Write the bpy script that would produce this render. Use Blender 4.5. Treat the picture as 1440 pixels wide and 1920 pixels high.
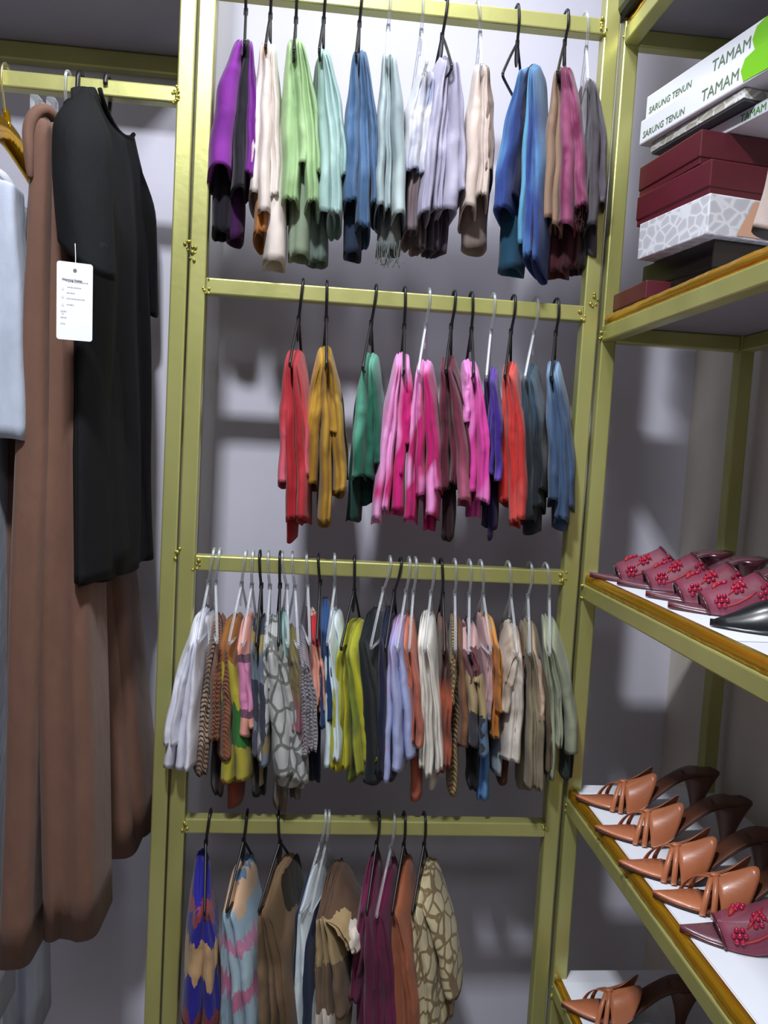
import bpy, math, random
import numpy as np
from mathutils import Vector, Matrix

# ---------------------------------------------------------------- camera, world, light
for o in list(bpy.data.objects): bpy.data.objects.remove(o)
scene = bpy.context.scene
YAW, PITCH, ROLL, FPX = 0.0952, -0.0775, 0.0564, 1525.3
CAM = np.array([0.2101, -1.60, 1.6543])
def cam_axes():
    cy, sy, cp, sp = math.cos(YAW), math.sin(YAW), math.cos(PITCH), math.sin(PITCH)
    f = np.array([sy*cp, cy*cp, sp]); r = np.array([cy, -sy, 0.0]); u = np.cross(r, f)
    cr, sr = math.cos(ROLL), math.sin(ROLL)
    return r*cr+u*sr, -r*sr+u*cr, f
CR, CU, CF = cam_axes()
cd = bpy.data.cameras.new('camera'); cam = bpy.data.objects.new('camera', cd)
scene.collection.objects.link(cam); scene.camera = cam
cd.sensor_fit = 'VERTICAL'; cd.sensor_height = 24.0; cd.sensor_width = 18.0
cd.lens = FPX*24.0/1920.0; cd.clip_start = 0.02
cam.matrix_world = Matrix(((CR[0], CU[0], -CF[0], CAM[0]), (CR[1], CU[1], -CF[1], CAM[1]),
                           (CR[2], CU[2], -CF[2], CAM[2]), (0, 0, 0, 1)))
world = bpy.data.worlds.new('world'); scene.world = world; world.use_nodes = True
bg = world.node_tree.nodes['Background']
bg.inputs[0].default_value = (0.86, 0.88, 1.0, 1); bg.inputs[1].default_value = 0.08
def area(name, loc, rot, sx, sy, power, col):
    l = bpy.data.lights.new(name, 'AREA'); l.shape = 'RECTANGLE'; l.size = sx; l.size_y = sy
    l.energy = power; l.color = col
    o = bpy.data.objects.new(name, l); o.location = loc; o.rotation_euler = rot
    scene.collection.objects.link(o); return o
area('ceiling_lamp_light', (-0.06, -1.30, 3.12), (0, 0, 0), 0.18, 0.18, 54, (0.93, 0.96, 1.0))
area('ceiling_spot_light', (0.40, -0.42, 3.12), (0, 0, 0), 0.22, 0.22, 15, (0.93, 0.96, 1.0))
area('fill_light', (0.3, -2.6, 3.12), (0, 0, 0), 0.9, 0.5, 10, (0.93, 0.96, 1.0))  # unseen fill lamp added behind the camera to lift the shadows
scene.view_settings.view_transform = 'Standard'; scene.view_settings.look = 'None'
scene.view_settings.exposure = -0.04; scene.view_settings.gamma = 1.0
scene.view_settings.use_curve_mapping = False

# ---------------------------------------------------------------- measuring helpers (photo frame 1440x1920)
def ray(x, y): return CF*FPX + CR*(x-720) - CU*(y-960)
def atY(x, y, Y): d = ray(x, y); return CAM + d*(Y-CAM[1])/d[1]
def atX(x, y, X): d = ray(x, y); return CAM + d*(X-CAM[0])/d[0]
def atZ(x, y, Z): d = ray(x, y); return CAM + d*(Z-CAM[2])/d[2]
def at_plane(x, y, p0, n):
    d = ray(x, y); return CAM + d*(np.dot(p0-CAM, n)/np.dot(d, n))

# ---------------------------------------------------------------- object helpers
COL = scene.collection
def mesh_data(name, verts, faces, mats=(), midx=None, smooth=True):
    me = bpy.data.meshes.new(name); me.from_pydata([tuple(map(float, v)) for v in verts], [], faces)
    for m in mats: me.materials.append(m)
    if midx is not None: me.polygons.foreach_set('material_index', np.asarray(midx, dtype=np.int32))
    me.polygons.foreach_set('use_smooth', [smooth]*len(me.polygons)); me.update(); return me
def link(name, me, parent=None, loc=None, rz=None):
    o = bpy.data.objects.new(name, me); COL.objects.link(o)
    if parent is not None: o.parent = parent
    if loc is not None: o.location = loc
    if rz is not None: o.rotation_euler = (0, 0, rz)
    return o
def tag(o, label, cat=None, group=None, kind=None):
    if label: o['label'] = label
    if cat: o['category'] = cat
    if group: o['group'] = group
    if kind: o['kind'] = kind
    return o
def thing(name, label, cat, loc, rz=0, group=None):
    return tag(link(name, None, None, loc, rz), label, cat, group)
def part(name, geo, mat, parent, smooth=True, loc=None, rz=None, label=None):
    mats = mat if isinstance(mat, (list, tuple)) else [mat]
    o = link(name, mesh_data(name, geo[0], geo[1], mats, geo[2] if len(geo) > 2 else None, smooth), parent, loc, rz)
    if label: o['label'] = label
    return o
def wpart(name, geo, mat, parent, smooth=True, label=None):      # geometry given in world space
    L = np.array(parent.location)
    rz = parent.rotation_euler[2]; c, s = math.cos(-rz), math.sin(-rz)
    v = np.asarray(geo[0], float) - L
    v = np.stack([v[:, 0]*c - v[:, 1]*s, v[:, 0]*s + v[:, 1]*c, v[:, 2]], 1)
    return part(name, (v,)+tuple(geo[1:]), mat, parent, smooth, label=label)
def join(*gs):
    V, F, M = [], [], []; n = 0; has = any(len(g) > 2 and g[2] is not None for g in gs)
    for g in gs:
        V.append(np.asarray(g[0], float)); F += [tuple(i+n for i in f) for f in g[1]]
        M += list(g[2]) if (len(g) > 2 and g[2] is not None) else [0]*len(g[1])
        n += len(g[0])
    return (np.concatenate(V), F, M) if has else (np.concatenate(V), F)
def box(x0, x1, y0, y1, z0, z1, bev=0.0):
    if bev <= 0:
        v = [(x, y, z) for z in (z0, z1) for y in (y0, y1) for x in (x0, x1)]
        f = [(0, 2, 3, 1), (4, 5, 7, 6), (0, 1, 5, 4), (2, 6, 7, 3), (0, 4, 6, 2), (1, 3, 7, 5)]
        return v, f
    import bmesh
    bm = bmesh.new(); bmesh.ops.create_cube(bm, size=1)
    for w in bm.verts:
        w.co = ((x0+x1)/2+w.co.x*(x1-x0), (y0+y1)/2+w.co.y*(y1-y0), (z0+z1)/2+w.co.z*(z1-z0))
    bmesh.ops.bevel(bm, geom=list(bm.edges), offset=bev, segments=2, affect='EDGES', profile=0.5)
    v = [tuple(w.co) for w in bm.verts]; bm.verts.index_update()
    f = [tuple(w.index for w in q.verts) for q in bm.faces]; bm.free(); return v, f
def loft(rings, close0=True, close1=True):
    n = len(rings); m = len(rings[0]); V = np.concatenate([np.asarray(r, float) for r in rings]); F = []
    for i in range(n-1):
        for j in range(m):
            k = (j+1) % m; F.append((i*m+j, i*m+k, (i+1)*m+k, (i+1)*m+j))
    if close0: F.append(tuple(range(m-1, -1, -1)))
    if close1: F.append(tuple((n-1)*m+j for j in range(m)))
    return V, F
def crom(pts, k=6, closed=False):
    P = [np.asarray(p, float) for p in pts]; n = len(P); out = []
    rng = range(n) if closed else range(n-1)
    for i in rng:
        a, b = P[i], P[(i+1) % n]
        p0 = P[i-1] if (closed or i > 0) else a; p3 = P[(i+2) % n] if (closed or i+2 < n) else b
        for q in range(k):
            t = q/k
            out.append(0.5*((2*a)+(b-p0)*t+(2*p0-5*a+4*b-p3)*t*t+(3*a-p0-3*b+p3)*t**3))
    if not closed: out.append(P[-1])
    return np.array(out)
def tube(pts, r, seg=8, closed=False, ry=None, up=None):
    P = np.asarray(pts, float); n = len(P); rs = np.broadcast_to(r, (n,))
    T = np.gradient(P, axis=0) if not closed else np.roll(P, -1, 0)-np.roll(P, 1, 0)
    T /= np.linalg.norm(T, axis=1)[:, None]+1e-12
    nv = np.array(up if up is not None else ([1, 0, 0] if abs(T[0][0]) < .9 else [0, 1, 0]), float)
    rings = []; ang = np.linspace(0, 2*math.pi, seg, endpoint=False)
    for i in range(n):
        nv = nv - T[i]*np.dot(nv, T[i]); nv /= np.linalg.norm(nv)+1e-12
        b = np.cross(T[i], nv); r2 = rs[i] if ry is None else rs[i]*ry
        rings.append(P[i]+np.outer(np.cos(ang)*rs[i], nv)+np.outer(np.sin(ang)*r2, b))
    if closed: rings.append(rings[0]); return loft(rings, False, False)
    return loft(rings)
def ball(c, r, nu=8, nv=6, sq=(1, 1, 1)):
    rings = []
    for i in range(1, nv):
        a = math.pi*i/nv
        rings.append([(c[0]+r*sq[0]*math.sin(a)*math.cos(2*math.pi*j/nu), c[1]+r*sq[1]*math.sin(a)*math.sin(2*math.pi*j/nu), c[2]-r*sq[2]*math.cos(a)) for j in range(nu)])
    return loft(rings)
def sstep(x): x = np.clip(x, 0, 1); return x*x*(3-2*x)

# ---------------------------------------------------------------- materials
def lin(h):
    h = h.lstrip('#'); c = [int(h[i:i+2], 16)/255 for i in (0, 2, 4)]
    return tuple(v/12.92 if v <= 0.04045 else ((v+0.055)/1.055)**2.4 for v in c)+(1.0,)
MATS = {}
def new_mat(name):
    m = bpy.data.materials.new(name); m.use_nodes = True; nt = m.node_tree
    return m, nt, nt.nodes['Principled BSDF']
def node(nt, t, **kw):
    n = nt.nodes.new(t)
    for k, v in kw.items():
        if hasattr(n, k): setattr(n, k, v)
        else: n.inputs[k].default_value = v
    return n
def coords(nt, scale=(1, 1, 1), kind='Object', rot=(0, 0, 0)):
    tc = node(nt, 'ShaderNodeTexCoord'); mp = node(nt, 'ShaderNodeMapping')
    mp.inputs['Scale'].default_value = scale; mp.inputs['Rotation'].default_value = rot
    nt.links.new(tc.outputs[kind], mp.inputs['Vector']); return mp.outputs['Vector']
def noise(nt, vec, scale, detail=3, rough=.5, dist=0):
    n = node(nt, 'ShaderNodeTexNoise'); n.inputs['Scale'].default_value = scale; n.inputs['Detail'].default_value = detail
    n.inputs['Roughness'].default_value = rough; n.inputs['Distortion'].default_value = dist
    nt.links.new(vec, n.inputs['Vector']); return n.outputs['Fac']
def ramp(nt, fac, stops, mode='LINEAR'):
    r = node(nt, 'ShaderNodeValToRGB'); cr = r.color_ramp; cr.interpolation = mode
    while len(cr.elements) < len(stops): cr.elements.new(0.5)
    for e, (p, c) in zip(cr.elements, stops): e.position = p; e.color = c
    nt.links.new(fac, r.inputs['Fac']); return r.outputs['Color']
def math_n(nt, op, a, b=None):
    n = node(nt, 'ShaderNodeMath', operation=op)
    for i, v in enumerate((a, b)):
        if v is None: continue
        if isinstance(v, (int, float)): n.inputs[i].default_value = v
        else: nt.links.new(v, n.inputs[i])
    return n.outputs[0]
def mixc(nt, fac, a, b, mode='MIX'):
    n = node(nt, 'ShaderNodeMix', data_type='RGBA', blend_type=mode)
    for i, v in ((0, fac), (6, a), (7, b)):
        if isinstance(v, (int, float)): n.inputs[i].default_value = v
        elif isinstance(v, tuple): n.inputs[i].default_value = v
        else: nt.links.new(v, n.inputs[i])
    return n.outputs[2]
def bump(nt, b, height, strength, dist=0.002):
    n = node(nt, 'ShaderNodeBump'); n.inputs['Strength'].default_value = strength; n.inputs['Distance'].default_value = dist
    nt.links.new(height, n.inputs['Height']); nt.links.new(n.outputs['Normal'], b.inputs['Normal'])
def plain(name, col, rough=.5, metal=0.0, spec=.5, bumps=None, var=0.0, coat=0.0):
    if name in MATS: return MATS[name]
    m, nt, b = new_mat(name); b.inputs['Roughness'].default_value = rough; b.inputs['Metallic'].default_value = metal
    b.inputs['Specular IOR Level'].default_value = spec; b.inputs['Coat Weight'].default_value = coat
    c = lin(col); b.inputs['Base Color'].default_value = c
    if var or bumps:
        v = coords(nt); 
        if var:
            f = noise(nt, v, 9, 4); lo = tuple(x*(1-var) for x in c[:3])+(1,); hi = tuple(min(1, x*(1+var)) for x in c[:3])+(1,)
            nt.links.new(ramp(nt, f, [(.3, lo), (.7, hi)]), b.inputs['Base Color'])
        if bumps: bump(nt, b, noise(nt, v, bumps[0], 3), bumps[1], bumps[2] if len(bumps) > 2 else .002)
    MATS[name] = m; return m
def fabric(key, spec, rough=.82, sheen=.12):
    """procedural cloth: spec[0] picks the print"""
    m, nt, b = new_mat('fabric_'+key); b.inputs['Roughness'].default_value = rough
    b.inputs['Specular IOR Level'].default_value = .25; b.inputs['Sheen Weight'].default_value = sheen
    k = spec[0]; v = coords(nt)
    if k == 'solid':
        c = lin(spec[1]); lo = tuple(x*.86 for x in c[:3])+(1,)
        col = ramp(nt, noise(nt, coords(nt, (1, 1, .35)), 30, 3), [(.3, lo), (.7, c)])
    elif k == 'dye':            # soft tie-dye of two tones
        sc = spec[3] if len(spec) > 3 else 9; a, e = (spec[4], spec[5]) if len(spec) > 5 else (.44, .58)
        col = ramp(nt, noise(nt, coords(nt, (1, .5, .55)), sc, 2, .5, .4), [(a, lin(spec[1])), (e, lin(spec[2]))])
    elif k == 'bands':          # [(distance below hanger, colour)...], jag
        sep = node(nt, 'ShaderNodeSeparateXYZ'); nt.links.new(v, sep.inputs[0])
        jag = spec[2] if len(spec) > 2 else .02
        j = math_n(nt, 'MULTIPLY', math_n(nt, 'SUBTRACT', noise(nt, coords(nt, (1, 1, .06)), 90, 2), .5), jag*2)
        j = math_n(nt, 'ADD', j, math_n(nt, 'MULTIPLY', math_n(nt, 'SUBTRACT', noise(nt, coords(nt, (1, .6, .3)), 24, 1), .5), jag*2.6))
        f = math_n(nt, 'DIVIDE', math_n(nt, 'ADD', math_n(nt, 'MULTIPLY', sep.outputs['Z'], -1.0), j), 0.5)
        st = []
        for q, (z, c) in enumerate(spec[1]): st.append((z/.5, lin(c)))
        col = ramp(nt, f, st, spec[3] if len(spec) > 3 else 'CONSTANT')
    elif k == 'cells':          # animal-skin cells with outlines
        w = node(nt, 'ShaderNodeTexVoronoi', feature='DISTANCE_TO_EDGE'); w.inputs['Scale'].default_value = spec[3]
        wv = node(nt, 'ShaderNodeVectorMath', operation='ADD'); nz = node(nt, 'ShaderNodeTexNoise'); nz.inputs['Scale'].default_value = 25
        nt.links.new(coords(nt, (1, .6, .7)), wv.inputs[0]); sc = node(nt, 'ShaderNodeVectorMath', operation='SCALE'); sc.inputs['Scale'].default_value = .012
        nt.links.new(v, nz.inputs['Vector']); nt.links.new(nz.outputs['Color'], sc.inputs[0]); nt.links.new(sc.outputs[0], wv.inputs[1])
        nt.links.new(wv.outputs[0], w.inputs['Vector'])
        col = ramp(nt, w.outputs['Distance'], [(spec[4]*.7, lin(spec[2])), (spec[4], lin(spec[1]))])
    elif k == 'stripes':        # vertical stripes across the width
        w = node(nt, 'ShaderNodeTexWave', wave_type='BANDS', bands_direction='X'); w.inputs['Scale'].default_value = spec[3]
        w.inputs['Distortion'].default_value = .6; nt.links.new(coords(nt, (1, 1, .1)), w.inputs['Vector'])
        col = ramp(nt, w.outputs['Fac'], [(.5, lin(spec[1])), (.56, lin(spec[2]))])
    elif k == 'weave':          # herringbone / fine diagonal lines over a mottled ground
        w = node(nt, 'ShaderNodeTexWave', wave_type='BANDS', bands_direction='DIAGONAL'); w.inputs['Scale'].default_value = spec[4] if len(spec) > 4 else 55
        w.inputs['Distortion'].default_value = 3.5; w.inputs['Detail'].default_value = 2; nt.links.new(v, w.inputs['Vector'])
        base = ramp(nt, noise(nt, v, 14, 2), [(.42, lin(spec[1])), (.58, lin(spec[3]))])
        col = mixc(nt, ramp(nt, w.outputs['Fac'], [(.55, (0, 0, 0, 1)), (.75, (1, 1, 1, 1))]), base, lin(spec[2]))
    elif k == 'patch':          # hard-edged multi-colour patches
        w = node(nt, 'ShaderNodeTexVoronoi', feature='F1'); w.inputs['Scale'].default_value = spec[2]
        wv = node(nt, 'ShaderNodeVectorMath', operation='ADD'); nz = node(nt, 'ShaderNodeTexNoise'); nz.inputs['Scale'].default_value = 40
        sc = node(nt, 'ShaderNodeVectorMath', operation='SCALE'); sc.inputs['Scale'].default_value = .03
        nt.links.new(v, nz.inputs['Vector']); nt.links.new(nz.outputs['Color'], sc.inputs[0])
        nt.links.new(coords(nt, (1, .5, .6)), wv.inputs[0]); nt.links.new(sc.outputs[0], wv.inputs[1]); nt.links.new(wv.outputs[0], w.inputs['Vector'])
        sp = node(nt, 'ShaderNodeSeparateColor'); nt.links.new(w.outputs['Color'], sp.inputs[0])
        cs = spec[1]; col = ramp(nt, sp.outputs[0], [(i/len(cs), lin(c)) for i, c in enumerate(cs)], 'CONSTANT')
    nt.links.new(col, b.inputs['Base Color'])
    h = math_n(nt, 'ADD', noise(nt, coords(nt, (1, 1, .4)), 38, 2), math_n(nt, 'MULTIPLY', noise(nt, v, 900, 1), .12))
    bump(nt, b, h, .45, .006)
    return m
def gold_paint():
    m, nt, b = new_mat('gold_paint'); v = coords(nt)
    c = ramp(nt, noise(nt, coords(nt, (1, 1, .4)), 6, 4), [(.25, lin('#a7a763')), (.75, lin('#c2c17e'))])
    nt.links.new(c, b.inputs['Base Color']); b.inputs['Metallic'].default_value = .5; b.inputs['Roughness'].default_value = .36
    bump(nt, b, noise(nt, v, 45, 2), .10, .003); return m
def foil():
    m, nt, b = new_mat('gold_foil'); v = coords(nt, (1, .4, 1))
    b.inputs['Base Color'].default_value = lin('#d6a024'); b.inputs['Metallic'].default_value = .8; b.inputs['Roughness'].default_value = .24
    bump(nt, b, noise(nt, v, 16, 2, .5), .35, .012); return m
def clear_plastic():
    m, nt, b = new_mat('clear_plastic'); b.inputs['Base Color'].default_value = (.80, .84, .90, 1); b.inputs['Roughness'].default_value = .08
    t = node(nt, 'ShaderNodeBsdfTransparent'); mx = node(nt, 'ShaderNodeMixShader')
    lw = node(nt, 'ShaderNodeFresnel'); lw.inputs['IOR'].default_value = 1.6
    f = math_n(nt, 'ADD', math_n(nt, 'MULTIPLY', lw.outputs[0], .7), .09)
    nt.links.new(f, mx.inputs[0]); nt.links.new(t.outputs[0], mx.inputs[1]); nt.links.new(b.outputs[0], mx.inputs[2])
    nt.links.new(mx.outputs[0], nt.nodes['Material Output'].inputs['Surface']); return m
def mesh_cloth():
    m, nt, b = new_mat('maroon_mesh'); b.inputs['Base Color'].default_value = lin('#9a4a62'); b.inputs['Roughness'].default_value = .55
    t = node(nt, 'ShaderNodeBsdfTransparent'); mx = node(nt, 'ShaderNodeMixShader'); mx.inputs[0].default_value = .42
    nt.links.new(t.outputs[0], mx.inputs[1]); nt.links.new(b.outputs[0], mx.inputs[2])
    nt.links.new(mx.outputs[0], nt.nodes['Material Output'].inputs['Surface']); return m
def wall_mat(name, c1, c2, sc=2.2, rough=.8):
    m, nt, b = new_mat(name); v = coords(nt)
    nt.links.new(ramp(nt, noise(nt, v, sc, 4), [(.3, lin(c1)), (.7, lin(c2))]), b.inputs['Base Color']); b.inputs['Roughness'].default_value = rough
    b.inputs['Specular IOR Level'].default_value = .3
    bump(nt, b, noise(nt, coords(nt, (1, 1, .12)), 10, 2), .25, .02); return m
GOLD = gold_paint(); FOIL = foil(); CLEAR = clear_plastic(); MESHC = mesh_cloth()
BLACKP = plain('black_plastic', '#17181b', .38)
WELD = plain('gold_weld', '#c2b85c', .28, .7, bumps=(120, .4))

# ---------------------------------------------------------------- setting
def struct(name, geo, mat): return tag(part(name, geo, mat, None, False), None, None, None, 'structure')
YW = 0.31; XR = 1.125
WALLB = wall_mat('wall_lilac', '#d0cfe0', '#dad9e8')
WALLR = wall_mat('wall_beige_grey', '#ccc4ba', '#d6cec4', 3)
struct('wall_back', box(-1.65, XR+.1, YW, YW+.1, 0, 3.2), WALLB)
struct('wall_right', box(XR, XR+.1, -3.2, YW, 0, 3.2), WALLR)
struct('wall_left', box(-1.75, -1.65, -3.2, YW, 0, 3.2), wall_mat('wall_grey', '#8c8892', '#96929c'))
struct('floor', box(-1.75, XR+.1, -3.2, YW+.1, -.08, 0), plain('floor_tile', '#7a726b', .3, var=.08))
struct('ceiling', box(-1.75, XR+.1, -3.2, YW+.1, 3.16, 3.24), plain('ceiling_white', '#b5b2b4', .9, var=.02))

# ---------------------------------------------------------------- frames
TB = .003
random.seed(5)
def welds(parent, pts, n=6, r=.0042):
    for (x, y, z) in pts:
        g = []
        for i in range(n):
            g.append(ball((x+random.uniform(-.007, .007), y+random.uniform(-.002, .002), z+random.uniform(-.014, .014)), random.uniform(.45, 1)*r, 6, 5))
        wpart('weld_bead', join(*g), WELD, parent)
W = .7376
RT = [2.5067, 1.9595, 1.4275, .8954]     # rail tops
T = .0305
rack = thing('scarf_rack_frame', 'gold painted steel frame with four cross rails full of hanging scarves', 'rack', (W/2, 0, 0))
for x in (-.0335, W): wpart('post', box(x, x+.0315, 0, .03, 0, 3.0, TB), GOLD, rack, False)
for z in RT: wpart('rail', box(-.002, W+.002, 0, .03, z-T, z, TB), GOLD, rack, False)
welds(rack, [(x, -.001, z-.016) for z in RT for x in (.001, W-.002)]+[(-.036, -.0005, 2.02), (-.036, -.0005, 1.43), (-.03, -.001, 2.0), (W+.02, -.001, 1.97)])

bay = thing('garment_rail_frame', 'gold steel garment frame at left with thick hanging bar and top shelf', 'rack', (-.6, 0, 0))
for x in (-.068, -1.33): wpart('post', box(x, x+.031, 0, .03, 0, 3.0, TB), GOLD, bay, False)
for x in (-.068, -1.33): wpart('back_post', box(x, x+.031, YW-.034, YW-.004, 0, 3.0, TB), GOLD, bay, False)
wpart('hanging_bar', box(-1.32, -.066, 0, .03, 2.274, 2.304, TB), GOLD, bay, False)
wpart('front_beam', box(-1.32, -.066, 0, .03, 2.477, 2.507, TB), GOLD, bay, False)
wpart('back_beam', box(-1.32, -.066, YW-.034, YW-.004, 2.44, 2.477, TB), GOLD, bay, False)
SHELFU = plain('shelf_board_grey', '#8f8b95', .6, var=.05)
wpart('shelf_board', box(-1.32, -.066, 0.002, YW-.004, 2.478, 2.494), SHELFU, bay, False)
welds(bay, [(-.068, -.001, 2.292), (-.07, -.001, 2.285)])

X4 = .7785; YF = -.95
unit = thing('shoe_shelf_unit', 'gold steel shelving unit along the right wall holding boxes and sandals', 'shelf', (.94, -.46, 0))
for x in (X4, 1.07):
    for y in (0, YF): wpart('post', box(x, x+.031, y, y+.03, 0, 3.0, TB), GOLD, unit, False)
SH = [(2.462, 2.494), (1.8917, 1.9225), (1.3711, 1.402), (.9189, .949), (.515, .545)]   # front rail bottom / top
WHITEB = plain('white_laminate', '#d9dbe4', .45)
for i, (z0, z1) in enumerate(SH):
    wpart('front_rail', box(X4, X4+.028, YF+.03, 0, z0, z1, TB), GOLD, unit, False)
    wpart('wall_rail', box(1.072, 1.10, YF+.03, 0, z0, z1, TB), GOLD, unit, False)
    wpart('end_rail', box(X4+.03, 1.07, .001, .029, z0, z1, TB), GOLD, unit, False)
    lip = .020 if i < 4 else .010
    wpart('shelf_board', box(X4+.012, 1.105, YF+.02, .029, z1+.0005, z1+lip-.002), SHELFU if i < 2 else WHITEB, unit, False)
    n = 60; ys = np.linspace(YF+.03, -.002, n); rr = np.random.RandomState(7+i)
    rings = []
    for y in ys:
        a = rr.uniform(-.0012, .0012); b_ = rr.uniform(-.0012, .0012)
        rings.append([(X4+.004+a, y, z1+.001), (X4+.003+b_, y, z1+lip*.5), (X4+.006+a, y, z1+lip), (X4+.018, y, z1+lip+.0006), (X4+.020, y, z1+lip*.5), (X4+.018, y, z1+.001)])
    wpart('foil_edging', loft(rings), FOIL, unit, True)
    welds(unit, [(X4+.003, -.001, (z0+z1)/2)], 7)

# ---------------------------------------------------------------- scarves and their hangers
def lobe(rs, xt, zt, xb, zb, a, y0, y1, roll=True, wr=1.0, fan=1.7, topw=.42, ex=(.78, .74), dip=.030, groove=.014, tp=1.3):
    n, m = 34, 40
    t = np.linspace(0, 1, n)**tp
    g = 1-(1-t)**fan
    ph = rs.uniform(0, 6.28, 12)
    xc = xt+(xb-xt)*g+wr*.0016*np.sin(4.0*t+ph[0])*t
    hw = a*(topw+(1-topw)*sstep(t/.42))*(1+.03*np.sin(6*t+ph[1])+.02*np.sin(13*t+ph[2]))
    cap = np.ones(n); cap[:5] = [.12, .55, .8, .93, .985]
    th = np.linspace(0, 2*math.pi, m, endpoint=False)+.02
    c, s = np.cos(th), np.sin(th)
    cx = np.sign(c)*np.abs(c)**ex[0]; sy = np.sign(s)*np.abs(s)**ex[1]
    yc, b = (y0+y1)/2, (y1-y0)/2
    TT, TH = np.meshgrid(t, th, indexing='ij')
    X = xc[:, None]+(hw*cap)[:, None]*cx[None]*(1+wr*.03*np.sin(3*TH+ph[3]+5*TT))
    Y = yc+b*(.8+.2*cap)[:, None]*sy[None]*(1+wr*.022*np.sin(7*TT+ph[5])+wr*.012*np.sin(19*TT+ph[6]+2*TH))
    env = sstep(TT*6)
    if rs.rand() < .6:                                     # a fold line running down front and back
        g0 = rs.uniform(-.4, .4)+.15*np.sin(2.5*TT+ph[8])
        Y -= groove*np.sign(sy)[None]*env*np.exp(-((cx[None]-g0)/.24)**2)
    for q in range(2):                                     # soft cross wrinkles where it was folded
        zc = rs.uniform(.25, .9); Y += wr*.0022*np.sign(sy)[None]*np.exp(-((TT-zc-.05*cx[None]*math.cos(ph[9+q]))/.018)**2)
    X += wr*.0011*np.sin(16*TT+ph[11]+1.5*sy[None])*sstep(TT*3)
    Z = (zt+(zb-zt)*t)[:, None]+0*X
    Z -= dip*sstep((-Y-.005)/.065)*((1-TT)**2)             # the front dips under the hanger arm
    wgt = TT**7
    Z += wgt*(.16*(yc-Y) if roll else .03*(Y-yc))+wgt*wr*.003*np.sin(2*TH+ph[0])
    rings = [np.stack([X[i], Y[i], Z[i]], 1) for i in range(n)]
    last = rings[-1]; ctr = last.mean(0)
    for sc, dz in ((.80, .001), (.62, .018), (.45, .035)):
        r2 = ctr+(last-ctr)*np.array([sc, .5+.5*sc, 1]); r2[:, 2] = last[:, 2]+dz; rings.append(r2)
    return loft(rings)
HANG_N = [0]
loop_pts = crom([(0, -.004, -.002), (0, -.045, -.043), (0, -.086, -.088), (0, -.090, -.096), (0, -.080, -.1005), (0, 0, -.101), (0, .080, -.1005), (0, .090, -.096), (0, .086, -.088), (0, .045, -.043), (0, .004, -.002), (0, 0, .004)], 4, True)
LOOPG = tube(loop_pts, .0027, 8, True)
ELL = []
for xx in (-.0012, .0012):
    ELL.append([(xx, .011*math.cos(q), -.024+.020*math.sin(q)) for q in np.linspace(0, 2*math.pi, 18, endpoint=False)])
DISCG = loft(ELL)
LOOPM = {k: mesh_data('loop', LOOPG[0], LOOPG[1], [m]) for k, m in (('b', BLACKP), ('c', CLEAR))}
DISCM = {k: mesh_data('disc', DISCG[0], DISCG[1], [m], smooth=False) for k, m in (('b', BLACKP), ('c', CLEAR))}
def hanger(kind, J, dxh, zr, yaw, short):
    nm = 'black' if kind == 'b' else 'clear'
    h = thing('scarf_hanger', nm+' plastic hanger holding the '+short, 'hanger', tuple(J), 0, 'small scarf hangers on the rails')
    d = zr-J[2]
    pts = [(0, 0, -.002), (dxh*.25, -.008, d*.2), (dxh*.55, -.0185, d*.5), (dxh*.85, -.0205, d*.85), (dxh, -.0175, d+.004), (dxh, -.008, d+.011), (dxh, .006, d+.0115), (dxh, .017, d+.004), (dxh, .0205, d-.008), (dxh, .020, d-.018)]
    P = crom(pts, 4)
    part('hook', tube(P, np.linspace(.0030, .0024, len(P)), 8), BLACKP if kind == 'b' else CLEAR, h)
    o = link('loop', LOOPM[kind], h, None, yaw); o2 = link('disc', DISCM[kind], h, None, yaw)
    part('collar', tube([(0, 0, -.006), (0, 0, .006)], .0042, 8), BLACKP if kind == 'b' else CLEAR, h)
    return h
SEED = [11]
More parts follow.
